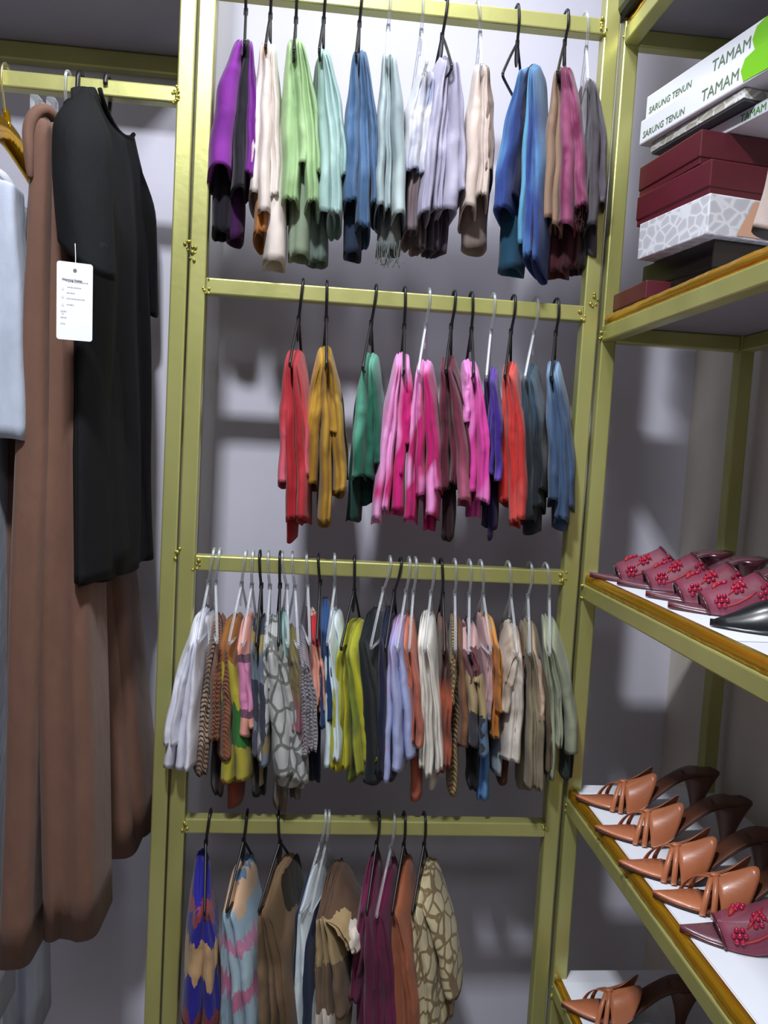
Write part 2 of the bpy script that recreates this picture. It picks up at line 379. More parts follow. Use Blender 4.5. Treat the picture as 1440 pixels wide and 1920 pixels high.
def scarf(row, kind, hook, J, tip, top, lobes, mats, short, label, opts=None):
    """hook/J/tip/top and lobe ends were measured in the photo; everything is placed at its own depth"""
    o = opts or {}
    Jw = atY(J[0], J[1], .015); hk = atY(hook[0], hook[1]+4, .0)
    tp = atY(tip[0], tip[1], -.075)
    yaw = max(-.75, min(.75, math.atan2(tp[0]-Jw[0], .09)))
    zr = RT[row]
    hanger(kind, Jw, hk[0]-Jw[0], zr, yaw, short)
    nrm = np.array([-math.sin(yaw), math.cos(yaw), 0.0]); ex = np.array([math.cos(yaw), math.sin(yaw), 0.0])
    def loc(px, py, yl):
        q = at_plane(px, py, Jw+nrm*yl, nrm)-Jw; return float(np.dot(q, ex)), float(q[2])
    xt0, zt0 = loc(top[0], top[1], o.get('ty', (-.035, -.035, .02, .05)[row]))
    dipv = (.030, .030, .042, .055)[row]; ext = (0, 0, .006, .012)[row]
    zt0 = min(zt0, -.035)
    SEED[0] += 1; rs = np.random.RandomState(SEED[0]); gs = []; mi = []
    k = len(lobes); order = sorted(range(k), key=lambda i: lobes[i][0])
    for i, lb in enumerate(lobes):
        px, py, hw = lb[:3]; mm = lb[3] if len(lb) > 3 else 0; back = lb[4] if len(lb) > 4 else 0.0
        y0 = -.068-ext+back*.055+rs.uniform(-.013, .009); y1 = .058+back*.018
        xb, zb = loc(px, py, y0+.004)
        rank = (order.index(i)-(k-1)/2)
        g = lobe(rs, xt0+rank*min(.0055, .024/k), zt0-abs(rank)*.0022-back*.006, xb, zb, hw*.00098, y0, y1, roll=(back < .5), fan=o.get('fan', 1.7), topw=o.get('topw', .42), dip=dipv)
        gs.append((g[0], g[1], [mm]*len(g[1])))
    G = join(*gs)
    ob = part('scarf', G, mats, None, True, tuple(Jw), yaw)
    tag(ob, label, 'scarf', 'scarves hanging on the rack')
    if o.get('fringe'):
        for (px, py, wpx, ln, yl) in o['fringe']:
            fg = []
            for q in range(26):
                x, z = loc(px+rs.uniform(-wpx, wpx), py, yl); yy = yl+rs.uniform(-.01, .03); l2 = ln*rs.uniform(.6, 1.1)
                p = crom([(x, yy, z+.01), (x+rs.uniform(-.004, .004), yy, z-l2*.5), (x+rs.uniform(-.009, .009), yy+rs.uniform(-.004, .004), z-l2)], 3)
                fg.append(tube(p, .0008, 5))
            fo = part('fringe', join(*fg), mats[-1], ob, True); fo['kind'] = 'stuff'
    return ob
F = fabric
# ---- row 1 (top rail)
S = scarf
S(0, 'b', (461, -12), (461, 22), (459, 75), (461, 58), [(410, 322, 23, 0), (446, 362, 14, 1), (469, 335, 12, 0), (416, 432, 20, 1, 1), (440, 446, 18, 2, 1)],
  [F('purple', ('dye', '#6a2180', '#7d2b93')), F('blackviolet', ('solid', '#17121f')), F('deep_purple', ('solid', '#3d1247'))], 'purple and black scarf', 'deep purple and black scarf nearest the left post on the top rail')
S(0, 'b', (510, -8), (507, 30), (498, 92), (503, 64), [(477, 368, 13), (493, 405, 14), (512, 375, 12), (511, 490, 22, 0, .5), (487, 445, 16, 1, .4)],
  [F('oatmeal', ('dye', '#cfc3bd', '#e2d8d2')), F('rust_tip', ('solid', '#b5743c'))], 'oatmeal scarf', 'oatmeal cream scarf with a small rust orange end on top rail')
S(0, 'b', (557, -5), (555, 38), (551, 90), (556, 58), [(543, 385, 20), (566, 318, 13), (583, 390, 14), (594, 330, 9), (560, 478, 22, 1, .7)],
  [F('pistachio', ('dye', '#8fae7c', '#a5c391', 12)), F('sage_end', ('solid', '#8b9b84'))], 'pistachio green scarf', 'pistachio green scarf with a rolled fold on top rail')
S(0, 'b', (610, 0), (607, 38), (598, 112), (606, 78), [(610, 405, 18), (628, 408, 15), (642, 340, 9), (590, 488, 24, 1, 1)],
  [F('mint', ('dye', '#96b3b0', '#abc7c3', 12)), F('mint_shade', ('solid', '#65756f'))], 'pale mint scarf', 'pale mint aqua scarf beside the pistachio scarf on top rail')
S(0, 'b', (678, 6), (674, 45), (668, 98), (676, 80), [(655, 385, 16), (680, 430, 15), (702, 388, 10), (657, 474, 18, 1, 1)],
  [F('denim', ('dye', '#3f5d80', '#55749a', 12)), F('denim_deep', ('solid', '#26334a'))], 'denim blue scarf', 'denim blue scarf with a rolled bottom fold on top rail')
S(0, 'c', (731, 10), (728, 52), (726, 95), (730, 84), [(710, 395, 10), (725, 402, 8), (746, 412, 15), (727, 468, 24, 1, .7)],
  [F('greygreen', ('dye', '#93a3a8', '#b3c2c4')), F('grey_fringe', ('solid', '#6f7575'))], 'grey green fringed scarf', 'thin grey green scarf with ragged fringed ends on top rail', {'fringe': [(728, 462, 24, .035, -.03)]})
S(0, 'c', (792, 14), (790, 60), (800, 118), (803, 115), [(772, 325, 18), (792, 330, 12), (775, 438, 14, 1, .4), (790, 462, 14, 1, .8)],
  [F('palefloral', ('dye', '#8f94b0', '#c6c6cc', 15, .36, .5)), F('mauve_brown', ('dye', '#5d5056', '#8a757a'))], 'white and blue floral scarf', 'pale white scarf with faint blue and tan blotches on top rail')
S(0, 'b', (838, 18), (829, 68), (846, 138), (840, 92), [(800, 408, 12), (822, 400, 13), (848, 402, 18), (866, 370, 9), (815, 466, 12, 1, 1), (832, 470, 12, 1, 1)],
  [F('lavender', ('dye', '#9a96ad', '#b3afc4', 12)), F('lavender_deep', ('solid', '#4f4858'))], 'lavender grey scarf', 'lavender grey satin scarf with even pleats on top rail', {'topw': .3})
S(0, 'c', (896, 18), (900, 65), (903, 118), (905, 106), [(880, 398, 17), (904, 376, 14), (917, 330, 10, 1), (890, 462, 27, 1, 1)],
  [F('beige', ('dye', '#c2b2aa', '#d6c7be')), F('taupe', ('dye', '#7d6e68', '#96857c'))], 'beige taupe scarf', 'beige scarf with a taupe underside left of the bright blue scarf')
S(0, 'b', (972, 8), (970, 82), (938, 170), (1001, 114), [(935, 398, 19, 0), (956, 376, 11, 1), (972, 470, 9, 2), (985, 490, 12, 0), (1000, 500, 9, 0), (948, 505, 24, 3, 1)],
  [F('royal_blue', ('dye', '#2a4080', '#5686b8', 7)), F('navy_stitch', ('solid', '#1c1c46')), F('sky', ('solid', '#5a96bc')), F('teal_deep', ('solid', '#1f4a63'))], 'bright blue scarf', 'bright royal and sky blue scarf with navy inner fold on top rail', {'topw': .3, 'ty': -.02})
S(0, 'b', (1065, 20), (1059, 80), (1043, 165), (1057, 110), [(1022, 420, 14, 0), (1038, 432, 13, 0), (1060, 428, 17, 1), (1086, 396, 14, 1), (1040, 512, 26, 2, 1), (1068, 500, 18, 2, 1)],
  [F('camel', ('solid', '#8d7360')), F('magenta_dye', ('dye', '#6d2249', '#8f4a6c', 20)), F('wine_dark', ('dye', '#3f1a22', '#5c2c32'))], 'camel and magenta scarf', 'camel and magenta tie dye scarf with fringed end on top rail', {'fringe': [(1086, 392, 12, .04, -.05)]})
S(0, 'c', (1100, 26), (1099, 92), (1103, 140), (1104, 134), [(1095, 405, 10, 0), (1113, 430, 12, 1), (1128, 385, 14, 0), (1088, 500, 16, 1, 1), (1110, 478, 12, 0, 1)],
  [F('charcoal_cloud', ('dye', '#55505a', '#a9a9b2', 9, .5, .62)), F('charcoal', ('solid', '#4a464c'))], 'charcoal cloud print scarf', 'charcoal grey scarf with white cloudy blotches nearest the right post on top rail')
# ---- row 2
S(1, 'b', (568, 527), (560, 598), (543, 690), (550, 648), [(527, 916, 13, 0), (543, 985, 14, 1), (562, 985, 12, 1), (572, 900, 9, 0), (543, 1015, 9, 1, 1)],
  [F('coral_red', ('bands', [(0, '#9a242c'), (.2, '#bd3d47'), (.33, '#d2687f')], .05, 'LINEAR')), F('red', ('dye', '#9c1c26', '#b8323c'))], 'coral red scarf', 'red scarf fading to coral pink at its rolled end on second rail')
S(1, 'b', (613, 530), (612, 598), (611, 700), (614, 643), [(580, 918, 17), (610, 990, 14), (638, 932, 13), (630, 820, 16, 0), (645, 900, 10, 1, 1)],
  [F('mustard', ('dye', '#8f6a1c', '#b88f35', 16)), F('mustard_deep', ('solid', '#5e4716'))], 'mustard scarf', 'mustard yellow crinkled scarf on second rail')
S(1, 'b', (706, 535), (696, 606), (680, 698), (692, 655), [(668, 905, 15), (690, 905, 12), (705, 880, 10), (657, 978, 14, 1, .6), (685, 945, 12, 1, 1)],
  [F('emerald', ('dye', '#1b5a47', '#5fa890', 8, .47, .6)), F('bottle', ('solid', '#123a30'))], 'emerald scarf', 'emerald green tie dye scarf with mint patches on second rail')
S(1, 'b', (760, 538), (758, 612), (757, 700), (756, 655), [(705, 985, 11), (722, 968, 9), (743, 968, 14), (762, 840, 11), (750, 900, 10)],
  [F('fuchsia_a', ('dye', '#c21a72', '#e59cd2', 7, .52, .6))], 'left fuchsia and pink scarf', 'fuchsia scarf with long pale pink streaks right of the emerald scarf')
S(1, 'c', (806, 545), (798, 612), (785, 685), (795, 668), [(764, 985, 12), (785, 938, 10), (806, 978, 14), (816, 930, 9), (800, 995, 12, 0, 1)],
  [F('fuchsia_b', ('dye', '#b8156a', '#ea9ad6', 9, .48, .56))], 'right fuchsia and pink scarf', 'blotchy fuchsia and pale pink scarf on a clear hanger beside the maroon scarf')
S(1, 'b', (854, 547), (846, 612), (835, 700), (840, 660), [(832, 925, 12), (848, 918, 9), (866, 950, 14, 1), (876, 900, 10, 0), (838, 1012, 13, 2, 1)],
  [F('maroon', ('dye', '#4f1a2a', '#6b2b3d', 12)), F('maroon_pink', ('bands', [(0, '#4f1a2a'), (.22, '#6e2c40'), (.33, '#bb6281')], .04, 'LINEAR')), F('maroon_dark', ('solid', '#2c1018'))], 'maroon scarf', 'dark maroon scarf fading to dusty pink hem on second rail')
S(1, 'b', (886, 548), (884, 618), (888, 700), (883, 668), [(885, 930, 12), (907, 950, 16), (875, 800, 11), (890, 970, 14, 0, 1)],
  [F('orchid', ('dye', '#cf3f9c', '#e68bd0', 8))], 'orchid pink scarf', 'orchid pink scarf with pale lower half on second rail')
S(1, 'c', (927, 560), (920, 622), (913, 690), (920, 682), [(920, 900, 9), (934, 910, 10), (918, 990, 17, 1, .8), (918, 1010, 6, 1, 1)],
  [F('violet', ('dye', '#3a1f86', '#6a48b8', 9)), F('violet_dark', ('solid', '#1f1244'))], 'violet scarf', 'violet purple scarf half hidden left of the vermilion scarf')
S(1, 'b', (966, 553), (958, 622), (947, 695), (956, 672), [(945, 948, 14), (960, 990, 12), (977, 982, 13), (972, 860, 10)],
  [F('vermilion', ('dye', '#b82e2a', '#d2564f', 8))], 'vermilion scarf', 'vermilion red scarf with smooth rolled folds on second rail')
S(1, 'c', (1009, 557), (1001, 624), (985, 685), (993, 676), [(985, 985, 14), (1003, 960, 12), (992, 1000, 18, 0, 1), (1012, 930, 8)],
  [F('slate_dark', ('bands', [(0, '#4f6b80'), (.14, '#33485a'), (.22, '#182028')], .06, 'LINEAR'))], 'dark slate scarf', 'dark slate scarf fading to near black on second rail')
S(1, 'b', (1047, 560), (1042, 625), (1034, 690), (1038, 670), [(1035, 950, 13), (1052, 985, 15), (1067, 962, 10), (1050, 992, 18, 0, 1)],
  [F('steel_blue', ('dye', '#3a5070', '#86a8cf', 7, .5, .64))], 'steel blue scarf', 'steel blue scarf with a pale streak nearest the right post on second rail')
# ---- row 3 (crowded rail)
o3 = {'topw': .5}
S(2, 'c', (400, 1028), (391, 1092), (372, 1172), (383, 1142), [(316, 1408, 17), (334, 1455, 13), (350, 1455, 10), (312, 1452, 12, 0, .3), (378, 1370, 18, 0, 1)],
  [F('white', ('solid', '#dfe0ee'))], 'plain white scarf', 'plain white scarf swinging out over the left post on third rail', {'fan': 1.25})
S(2, 'c', (411, 1027), (404, 1092), (408, 1186), (412, 1150), [(403, 1400, 12), (424, 1435, 13), (380, 1452, 15, 1, .7), (412, 1490, 13, 2, 1)],
  [F('snake_brown', ('weave', '#4a2a1e', '#8f5f44', '#7c4630', 70)), F('snake_tan', ('weave', '#8a7262', '#3d2b23', '#c2ab94', 60)), F('sepia', ('solid', '#2a1c18'))], 'brown snakeskin scarf', 'rust brown snakeskin print scarf behind the white scarf on third rail')
S(2, 'c', (460, 1030), (453, 1095), (430, 1188), (441, 1150), [(424, 1478, 17), (449, 1476, 16), (432, 1515, 14, 1, 1)],
  [F('ikat', ('bands', [(0, '#b0a83c'), (.035, '#8c5a2a'), (.14, '#a79c34'), (.225, '#2f6a2c'), (.305, '#a39a36'), (.375, '#7d5426')], .022)), F('brick', ('solid', '#8a4532'))], 'olive green ikat scarf', 'olive and green banded ikat scarf on third rail', o3)
S(2, 'c', (474, 1030), (472, 1098), (455, 1182), (466, 1150), [(456, 1392, 14), (468, 1378, 9)],
  [F('peach_bands', ('bands', [(0, '#d9978c'), (.12, '#6d4a5e'), (.135, '#c980a8'), (.225, '#6d4a5e'), (.242, '#dd9d8c')], .006)), ], 'peach and pink banded scarf', 'narrow peach and pink banded scarf with dark stripes on third rail', o3)
S(2, 'b', (487, 1030), (490, 1098), (482, 1170), (487, 1150), [(478, 1432, 11, 0), (492, 1450, 11, 0), (482, 1474, 15, 1, .7), (482, 1495, 14, 2, 1)],
  [F('slate_mix', ('patch', ['#4c4f60', '#5d6172', '#343848', '#8a7a4a', '#6c7788'], 22)), F('cream_end', ('solid', '#a89a72')), F('ink', ('solid', '#16171d'))], 'slate and ochre print scarf', 'slate grey scarf with ochre flecks and cream end behind the giraffe print scarf', o3)
S(2, 'c', (503, 1033), (506, 1100), (500, 1186), (510, 1155), [(492, 1440, 14), (508, 1300, 9), (530, 1470, 20), (560, 1478, 24), (545, 1488, 30, 0, .3)],
  [F('giraffe_grey', ('cells', '#b3b4b4', '#6d6e6c', 34, .10))], 'grey giraffe print scarf', 'light grey giraffe print scarf with dark outlines on third rail', {'fan': 1.2, 'topw': .4})
S(2, 'b', (525, 1032), (525, 1098), (523, 1192), (530, 1142), [(528, 1520, 15, 0, .9), (553, 1500, 11, 0, 1), (532, 1400, 9, 1, .4)],
  [F('seafoam', ('dye', '#6a5a4c', '#9dc0bd', 11, .4, .5)), F('seafoam_b', ('solid', '#9ac5c0'))], 'seafoam and brown scarf', 'seafoam scarf with brown blotches showing below the giraffe print scarf', o3)
S(2, 'c', (529, 1033), (538, 1100), (541, 1198), (546, 1172), [(556, 1385, 13), (570, 1400, 10)],
  [F('olive_rose', ('bands', [(0, '#a3ad5a'), (.06, '#6f6b3e'), (.2, '#7c6a50'), (.25, '#8d4a62'), (.3, '#9a8d86')], .04, 'LINEAR'))], 'olive and rose scarf', 'olive scarf fading to rose just right of the giraffe print scarf', o3)
S(2, 'c', (548, 1035), (553, 1102), (560, 1195), (563, 1178), [(573, 1430, 11), (589, 1418, 12), (590, 1466, 16, 1, .8)],
  [F('herringbone', ('weave', '#4a4652', '#a6a3ad', '#6d6266', 90)), F('ink_navy', ('solid', '#1b2038'))], 'grey herringbone scarf', 'grey herringbone scarf with a navy end on third rail', o3)
S(2, 'c', (575, 1037), (577, 1096), (581, 1198), (585, 1140), [(594, 1330, 10), (604, 1345, 10)],
  [F('peach_red', ('bands', [(0, '#c9b8a6'), (.055, '#b02a34'), (.105, '#dd9a88')], .01))], 'peach and red scarf', 'peach scarf with a red knot and cream top on third rail', o3)
S(2, 'b', (597, 1033), (600, 1092), (596, 1165), (610, 1118), [(606, 1375, 11), (618, 1360, 12)],
  [F('navy_a', ('dye', '#1d3a66', '#27487a'))], 'cobalt navy scarf', 'cobalt navy scarf behind the pale aqua scarf on third rail', o3)
S(2, 'c', (628, 1036), (628, 1098), (614, 1198), (628, 1140), [(612, 1450, 10), (628, 1440, 10), (645, 1380, 14, 0, .6)],
  [F('ice', ('dye', '#c9dbe0', '#d9e6ea'))], 'pale ice blue scarf', 'pale ice blue scarf half covered by the lime green scarf', o3)
S(2, 'b', (665, 1040), (664, 1108), (640, 1192), (666, 1160), [(624, 1456, 13, 0), (645, 1450, 12, 0), (654, 1475, 7, 1, .4), (672, 1462, 12, 1), (692, 1438, 20, 0)],
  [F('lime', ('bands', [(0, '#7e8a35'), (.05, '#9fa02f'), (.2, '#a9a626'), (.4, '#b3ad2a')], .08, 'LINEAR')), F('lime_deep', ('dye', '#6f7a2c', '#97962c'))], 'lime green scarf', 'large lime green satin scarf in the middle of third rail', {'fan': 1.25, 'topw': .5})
S(2, 'c', (733, 1043), (719, 1106), (695, 1206), (700, 1140), [(690, 1482, 16), (706, 1460, 12)],
  [F('black_green', ('solid', '#161d20'))], 'near black scarf', 'near black scarf right of the lime green scarf', o3)
S(2, 'b', (753, 1044), (739, 1110), (724, 1192), (730, 1135), [(712, 1465, 12), (728, 1472, 13)],
  [F('navy_b', ('solid', '#191f3c'))], 'dark navy scarf', 'dark navy scarf between the near black and the lilac blue scarves', o3)
S(2, 'c', (769, 1045), (761, 1110), (745, 1198), (750, 1152), [(724, 1475, 11), (741, 1458, 13), (765, 1432, 12), (750, 1340, 10)],
  [F('lilac_blue', ('dye', '#a3abd6', '#c89ac6', 9, .55, .68))], 'lilac blue scarf', 'lilac blue scarf with small pink smudges on third rail')
S(2, 'c', (781, 1045), (775, 1110), (768, 1202), (768, 1150), [(772, 1400, 9), (785, 1412, 9), (778, 1500, 13, 0, 1)],
  [F('coral', ('dye', '#b3614c', '#c97a62'))], 'coral scarf', 'coral orange scarf left of the cream white scarf', o3)
S(2, 'c', (815, 1048), (808, 1112), (797, 1202), (802, 1145), [(790, 1450, 9), (803, 1466, 11), (820, 1458, 9), (808, 1478, 10, 0, .8)],
  [F('cream', ('dye', '#cfcac0', '#e2ded6'))], 'cream white scarf', 'cream white crinkled scarf on third rail', {'topw': .7})
S(2, 'b', (829, 1048), (830, 1115), (834, 1216), (828, 1150), [(826, 1460, 10), (840, 1450, 9)],
  [F('coral_brown', ('bands', [(0, '#b8795c'), (.07, '#5a3a2a'), (.15, '#4a2c24'), (.19, '#b05a3c'), (.26, '#6d3428'), (.29, '#ad5a40'), (.35, '#7a4030')], .012, 'LINEAR'))], 'brown and coral banded scarf', 'brown and coral banded scarf on a black hanger right of the cream white scarf', o3)
S(2, 'c', (855, 1048), (853, 1112), (855, 1203), (853, 1152), [(850, 1490, 10, 0, .6), (848, 1330, 8), (869, 1412, 12, 1)],
  [F('cable', ('weave', '#5d4630', '#b09a70', '#7a6040', 60)), F('tobacco', ('dye', '#6e4a35', '#835a40', 20))], 'tobacco brown twist scarf', 'tobacco brown scarf with gold thread twist on third rail', o3)
S(2, 'c', (883, 1050), (880, 1115), (880, 1202), (878, 1162), [(887, 1412, 12), (906, 1428, 12), (893, 1290, 9), (905, 1502, 14, 1, .9), (888, 1480, 14, 2, 1)],
  [F('patchwork', ('patch', ['#20242e', '#54708f', '#c2a0a2', '#3a3a44', '#6a3a44', '#b09c74'], 17)), F('cornflower', ('solid', '#5f8fc8')), F('midnight', ('solid', '#14161c'))], 'patchwork scarf', 'black pink and blue patchwork scarf with cornflower blue tail on third rail', o3)
S(2, 'c', (904, 1052), (906, 1115), (922, 1192), (908, 1148), [(930, 1392, 11), (938, 1345, 9), (918, 1360, 9, 1), (936, 1455, 9, 2, .8)],
  [F('orange', ('dye', '#b3702c', '#cf9048')), F('mauve_tan', ('bands', [(0, '#c4a0a2'), (.2, '#a08890'), (.24, '#4c4048'), (.26, '#b39a6c')], .008)), F('bluegrey', ('solid', '#93a0a8'))], 'amber orange scarf', 'amber orange scarf on third rail', o3)
S(2, 'c', (956, 1055), (958, 1118), (971, 1202), (958, 1165), [(950, 1345, 14), (962, 1440, 20, 1), (975, 1300, 10, 2), (968, 1395, 12), (945, 1470, 12, 2, 1)],
  [F('gauze', ('dye', '#a3917f', '#c9bdb0', 24)), F('gauze_white', ('dye', '#b8aea4', '#d6cfc6', 30)), F('chestnut', ('dye', '#53301f', '#6d4632', 20))], 'cream and chestnut gauze scarf', 'cream gauze scarf with chestnut folds on third rail', o3)
S(2, 'c', (997, 1057), (990, 1118), (995, 1204), (990, 1160), [(995, 1490, 12), (1012, 1495, 11), (1016, 1362, 9, 1), (1030, 1460, 10, 2), (980, 1480, 12, 0, .8)],
  [F('khaki', ('dye', '#7d715c', '#92866e', 14)), F('peach_end', ('bands', [(0, '#a39484'), (.2, '#c2a48e')], .03, 'LINEAR')), F('umber', ('dye', '#5a4c3a', '#73644c'))], 'khaki taupe scarf', 'khaki taupe scarf with a peach inner fold on third rail', o3)
S(2, 'c', (1027, 1057), (1030, 1120), (1032, 1208), (1026, 1152), [(1034, 1470, 11), (1050, 1412, 9), (1072, 1425, 15, 0), (1065, 1460, 15, 1, .8)],
  [F('sage', ('dye', '#8a907a', '#a3a88f', 12)), F('dark_spruce', ('dye', '#27332f', '#4a5a56'))], 'sage green scarf', 'sage green scarf with dark spruce lining nearest the right post on third rail', o3)
# ---- row 4 (bottom rail)
o4 = {'fan': 1.35, 'topw': .5}
S(3, 'b', (393, 1517), (386, 1580), (384, 1695), (380, 1590), [(362, 1935, 22), (396, 1945, 20), (380, 1960, 24, 0, .8)],
  [F('cobalt_ikat', ('bands', [(0, '#25208a'), (.085, '#8f3a48'), (.118, '#25208a'), (.165, '#b8966f'), (.24, '#25208a'), (.31, '#7d3038')], .035))], 'cobalt ikat scarf', 'cobalt blue ikat scarf with tan and red patches nearest the left post on bottom rail', o4)
S(3, 'b', (463, 1517), (457, 1577), (424, 1716), (466, 1597), [(422, 1960, 15), (445, 1965, 14), (468, 1950, 16), (458, 1970, 20, 0, .8)],
  [F('pastel_patch', ('bands', [(0, '#5d7896'), (.06, '#c2a184'), (.105, '#8fa6b8'), (.16, '#b57a98'), (.19, '#9db2c0'), (.245, '#b56f90'), (.285, '#93a8b8')], .04))], 'pastel patchwork scarf', 'powder blue scarf with pink and peach patches on bottom rail', o4)
S(3, 'b', (522, 1530), (525, 1580), (483, 1712), (546, 1596), [(490, 1960, 14), (510, 1965, 13), (532, 1960, 15), (552, 1940, 14, 1, .8)],
  [F('bronze', ('dye', '#5a4630', '#7c634a', 12)), F('dark_brown', ('solid', '#271d15'))], 'bronze brown scarf', 'bronze brown scarf on a black hanger on bottom rail', o4)
S(3, 'c', (611, 1520), (600, 1583), (562, 1692), (606, 1600), [(552, 1960, 15), (572, 1965, 13)],
  [F('navy_stripe', ('stripes', '#ccd6de', '#1c2740', 9))], 'white and navy striped scarf', 'white scarf with navy lengthwise stripes on bottom rail', o4)
S(3, 'c', (618, 1520), (611, 1583), (582, 1692), (638, 1608), [(592, 1960, 11), (612, 1960, 14), (634, 1920, 13), (657, 1800, 13), (632, 1965, 14, 0, .7)],
  [F('latte_blocks', ('patch', ['#8a7252', '#bfae92', '#5a4436', '#d3cac0', '#a38c66', '#6f5a46'], 12))], 'brown and cream block scarf', 'tan brown and cream colour block scarf on bottom rail', o4)
S(3, 'b', (712, 1527), (706, 1582), (688, 1700), (706, 1592), [(662, 1890, 14), (690, 1960, 16), (676, 1965, 16, 0, .6)],
  [F('burgundy_a', ('dye', '#571738', '#6b2046'))], 'left burgundy scarf', 'burgundy scarf on a black hanger on bottom rail', o4)
S(3, 'c', (740, 1527), (733, 1590), (705, 1712), (739, 1602), [(708, 1965, 14), (728, 1965, 15)],
  [F('burgundy_b', ('dye', '#581638', '#6d1f47'))], 'right burgundy scarf', 'burgundy scarf on a clear hanger left of the terracotta scarf', o4)
S(3, 'b', (760, 1527), (757, 1585), (735, 1702), (766, 1597), [(750, 1965, 20), (774, 1960, 16)],
  [F('terracotta', ('solid', '#9c5a3e'))], 'terracotta scarf', 'plain terracotta scarf on bottom rail', o4)
S(3, 'b', (798, 1527), (795, 1585), (772, 1717), (806, 1602), [(792, 1965, 16), (812, 1960, 14), (842, 1882, 18, 0, .3), (828, 1920, 16, 0, .5)],
  [F('croc', ('cells', '#bdb190', '#7d6a4c', 42, .10))], 'cream crocodile print scarf', 'cream crocodile print scarf at the right end of bottom rail', o4)

# ---------------------------------------------------------------- garments on the left bar
BR = fabric('brown_crepe', ('solid', '#6f5043'), .75); BLK = fabric('black_jersey', ('solid', '#0b0c10'), .85, .0)
PALE = fabric('pale_blue', ('solid', '#b4bdd0'), .7)
def big_lobe(rs, top, bot, hw, y0, y1, topw=.4, fan=1.3, roll=False, wr=.6, hem=False):
    a = atY(top[0], top[1], y0); b = atY(bot[0], bot[1], y0); w = hw*(1.6+y0)/FPX
    g = lobe(rs, a[0], a[2], b[0], b[2], w, y0, y1, roll, wr, fan, topw, (.6, .3), 0.0, .02, 1.9)
    return g
rs = np.random.RandomState(3)
Lx = atY(128, 190, .015)
tr = thing('brown_trousers', 'long brown wide leg trousers hanging sideways from the bar', 'trousers', (Lx[0], 0, 2.2))
wpart('front_leg', join(big_lobe(rs, (74, 216), (20, 1818), 29, -.222, -.10, .62, 1.1), big_lobe(rs, (95, 224), (124, 1766), 53, -.205, -.05, .30, 1.0), big_lobe(rs, (66, 300), (-8, 1790), 34, -.12, .0, .4, 1.0)), BR, tr)
wpart('rear_leg', join(big_lobe(rs, (95, 300), (215, 1608), 36, .03, .19, .4, 1.05), big_lobe(rs, (100, 300), (245, 1570), 34, .05, .215, .4, 1.05)), BR, tr)
WB = crom([atY(57, 335, -.222), atY(53, 285, -.224), atY(53, 242, -.222), atY(66, 214, -.216), atY(86, 207, -.205), atY(104, 224, -.19), atY(111, 258, -.17), atY(112, 300, -.16)], 6)
wpart('waistband', tube(WB, .0035+.0065*np.sin(np.linspace(0, math.pi, len(WB)))**.6, 10), BR, tr)
# clip hanger of the trousers
th_ = thing('clip_hanger', 'clear plastic clip hanger gripping the brown trousers', 'hanger', (Lx[0], .015, 2.22))
def hook_pts(x, z, d, sgn=1):
    return crom([(x, .015, z), (x, .015-.0185*sgn, z+d*.55), (x, .015-.0205*sgn, z+d*.9), (x, .015-.016*sgn, z+d+.005), (x, .015, z+d+.012), (x, .015+.016*sgn, z+d+.005), (x, .015+.0205*sgn, z+d-.012)], 5)
wpart('hook', tube(hook_pts(Lx[0], 2.23, .074), .0028, 8), CLEAR, th_)
wpart('crossbar', tube([atY(80, 196, -.19), (Lx[0], .015, 2.232), (Lx[0]-.02, .2, 2.222)], .004, 8), CLEAR, th_)
for (cx_, cy_, cz_) in (tuple(atY(68, 196, -.2)), tuple(atY(98, 200, -.18))): wpart('clip', box(cx_-.007, cx_+.007, cy_-.012, cy_+.012, cz_-.035, cz_+.012, .003), CLEAR, th_, False)

# black tee
def panel_garment(parent, name, x0, y_half, ztop, zhem, side, scoop, neck, drop, thick, lean, mat, fold=.010, ph=0.0):
    nu, nv = 40, 44; U = np.linspace(-1, 1, nu); V = np.linspace(0, 1, nv); vs = []
    for v in V:
        for u in U:
            au = abs(u)
            if au < neck: zt = ztop - scoop*math.cos(au/neck*math.pi/2)**.7
            else: zt = ztop - drop*((au-neck)/(1-neck))**1.2
            z = zt+(zhem-zt)*v+.004*math.sin(7*u+ph)*v
            yy = u*y_half*(1-.05*math.sin(v*math.pi)+.10*v)
            th = thick*math.sqrt(max(0, 1-u*u))*(.25+.75*min(1, v*4))
            fo = fold*v**.7*math.sin(9*u+ph+1.5*v)*(1-au**3)+.004*math.sin(4*u+9*v+ph)*(1-au**4)
            vs.append((x0+lean[0]*u+lean[1]*v+side*th+fo, yy, z))
    fs = []
    for i in range(nv-1):
        for j in range(nu-1):
            a = i*nu+j; q = (a, a+1, a+nu+1, a+nu); fs.append(q if side > 0 else q[::-1])
    o = wpart(name, (vs, fs), mat, parent); md = o.modifiers.new('thickness', 'SOLIDIFY'); md.thickness = .0018; return o
tee = thing('black_tee_shirt', 'black short sleeved tee shirt with a round neck hanging sideways', 'shirt', (-.185, 0, 2.2))
panel_garment(tee, 'front_panel', -.183, .205, 2.245, 1.398, 1, .030, .5, .045, .030, (.014, .036), BLK, .010, .6)
panel_garment(tee, 'back_panel', -.183, .205, 2.245, 1.398, -1, .008, .5, .045, .030, (.014, .036), BLK, .006, 2.0)
NK = [(-.183+.014*u+.010, u*.205, 2.245-(.030*math.cos(abs(u)/.5*math.pi/2)**.7 if abs(u) < .5 else 0)) for u in np.linspace(-.5, .5, 15)]
wpart('collar_band', tube(NK, .0042, 8), BLK, tee)
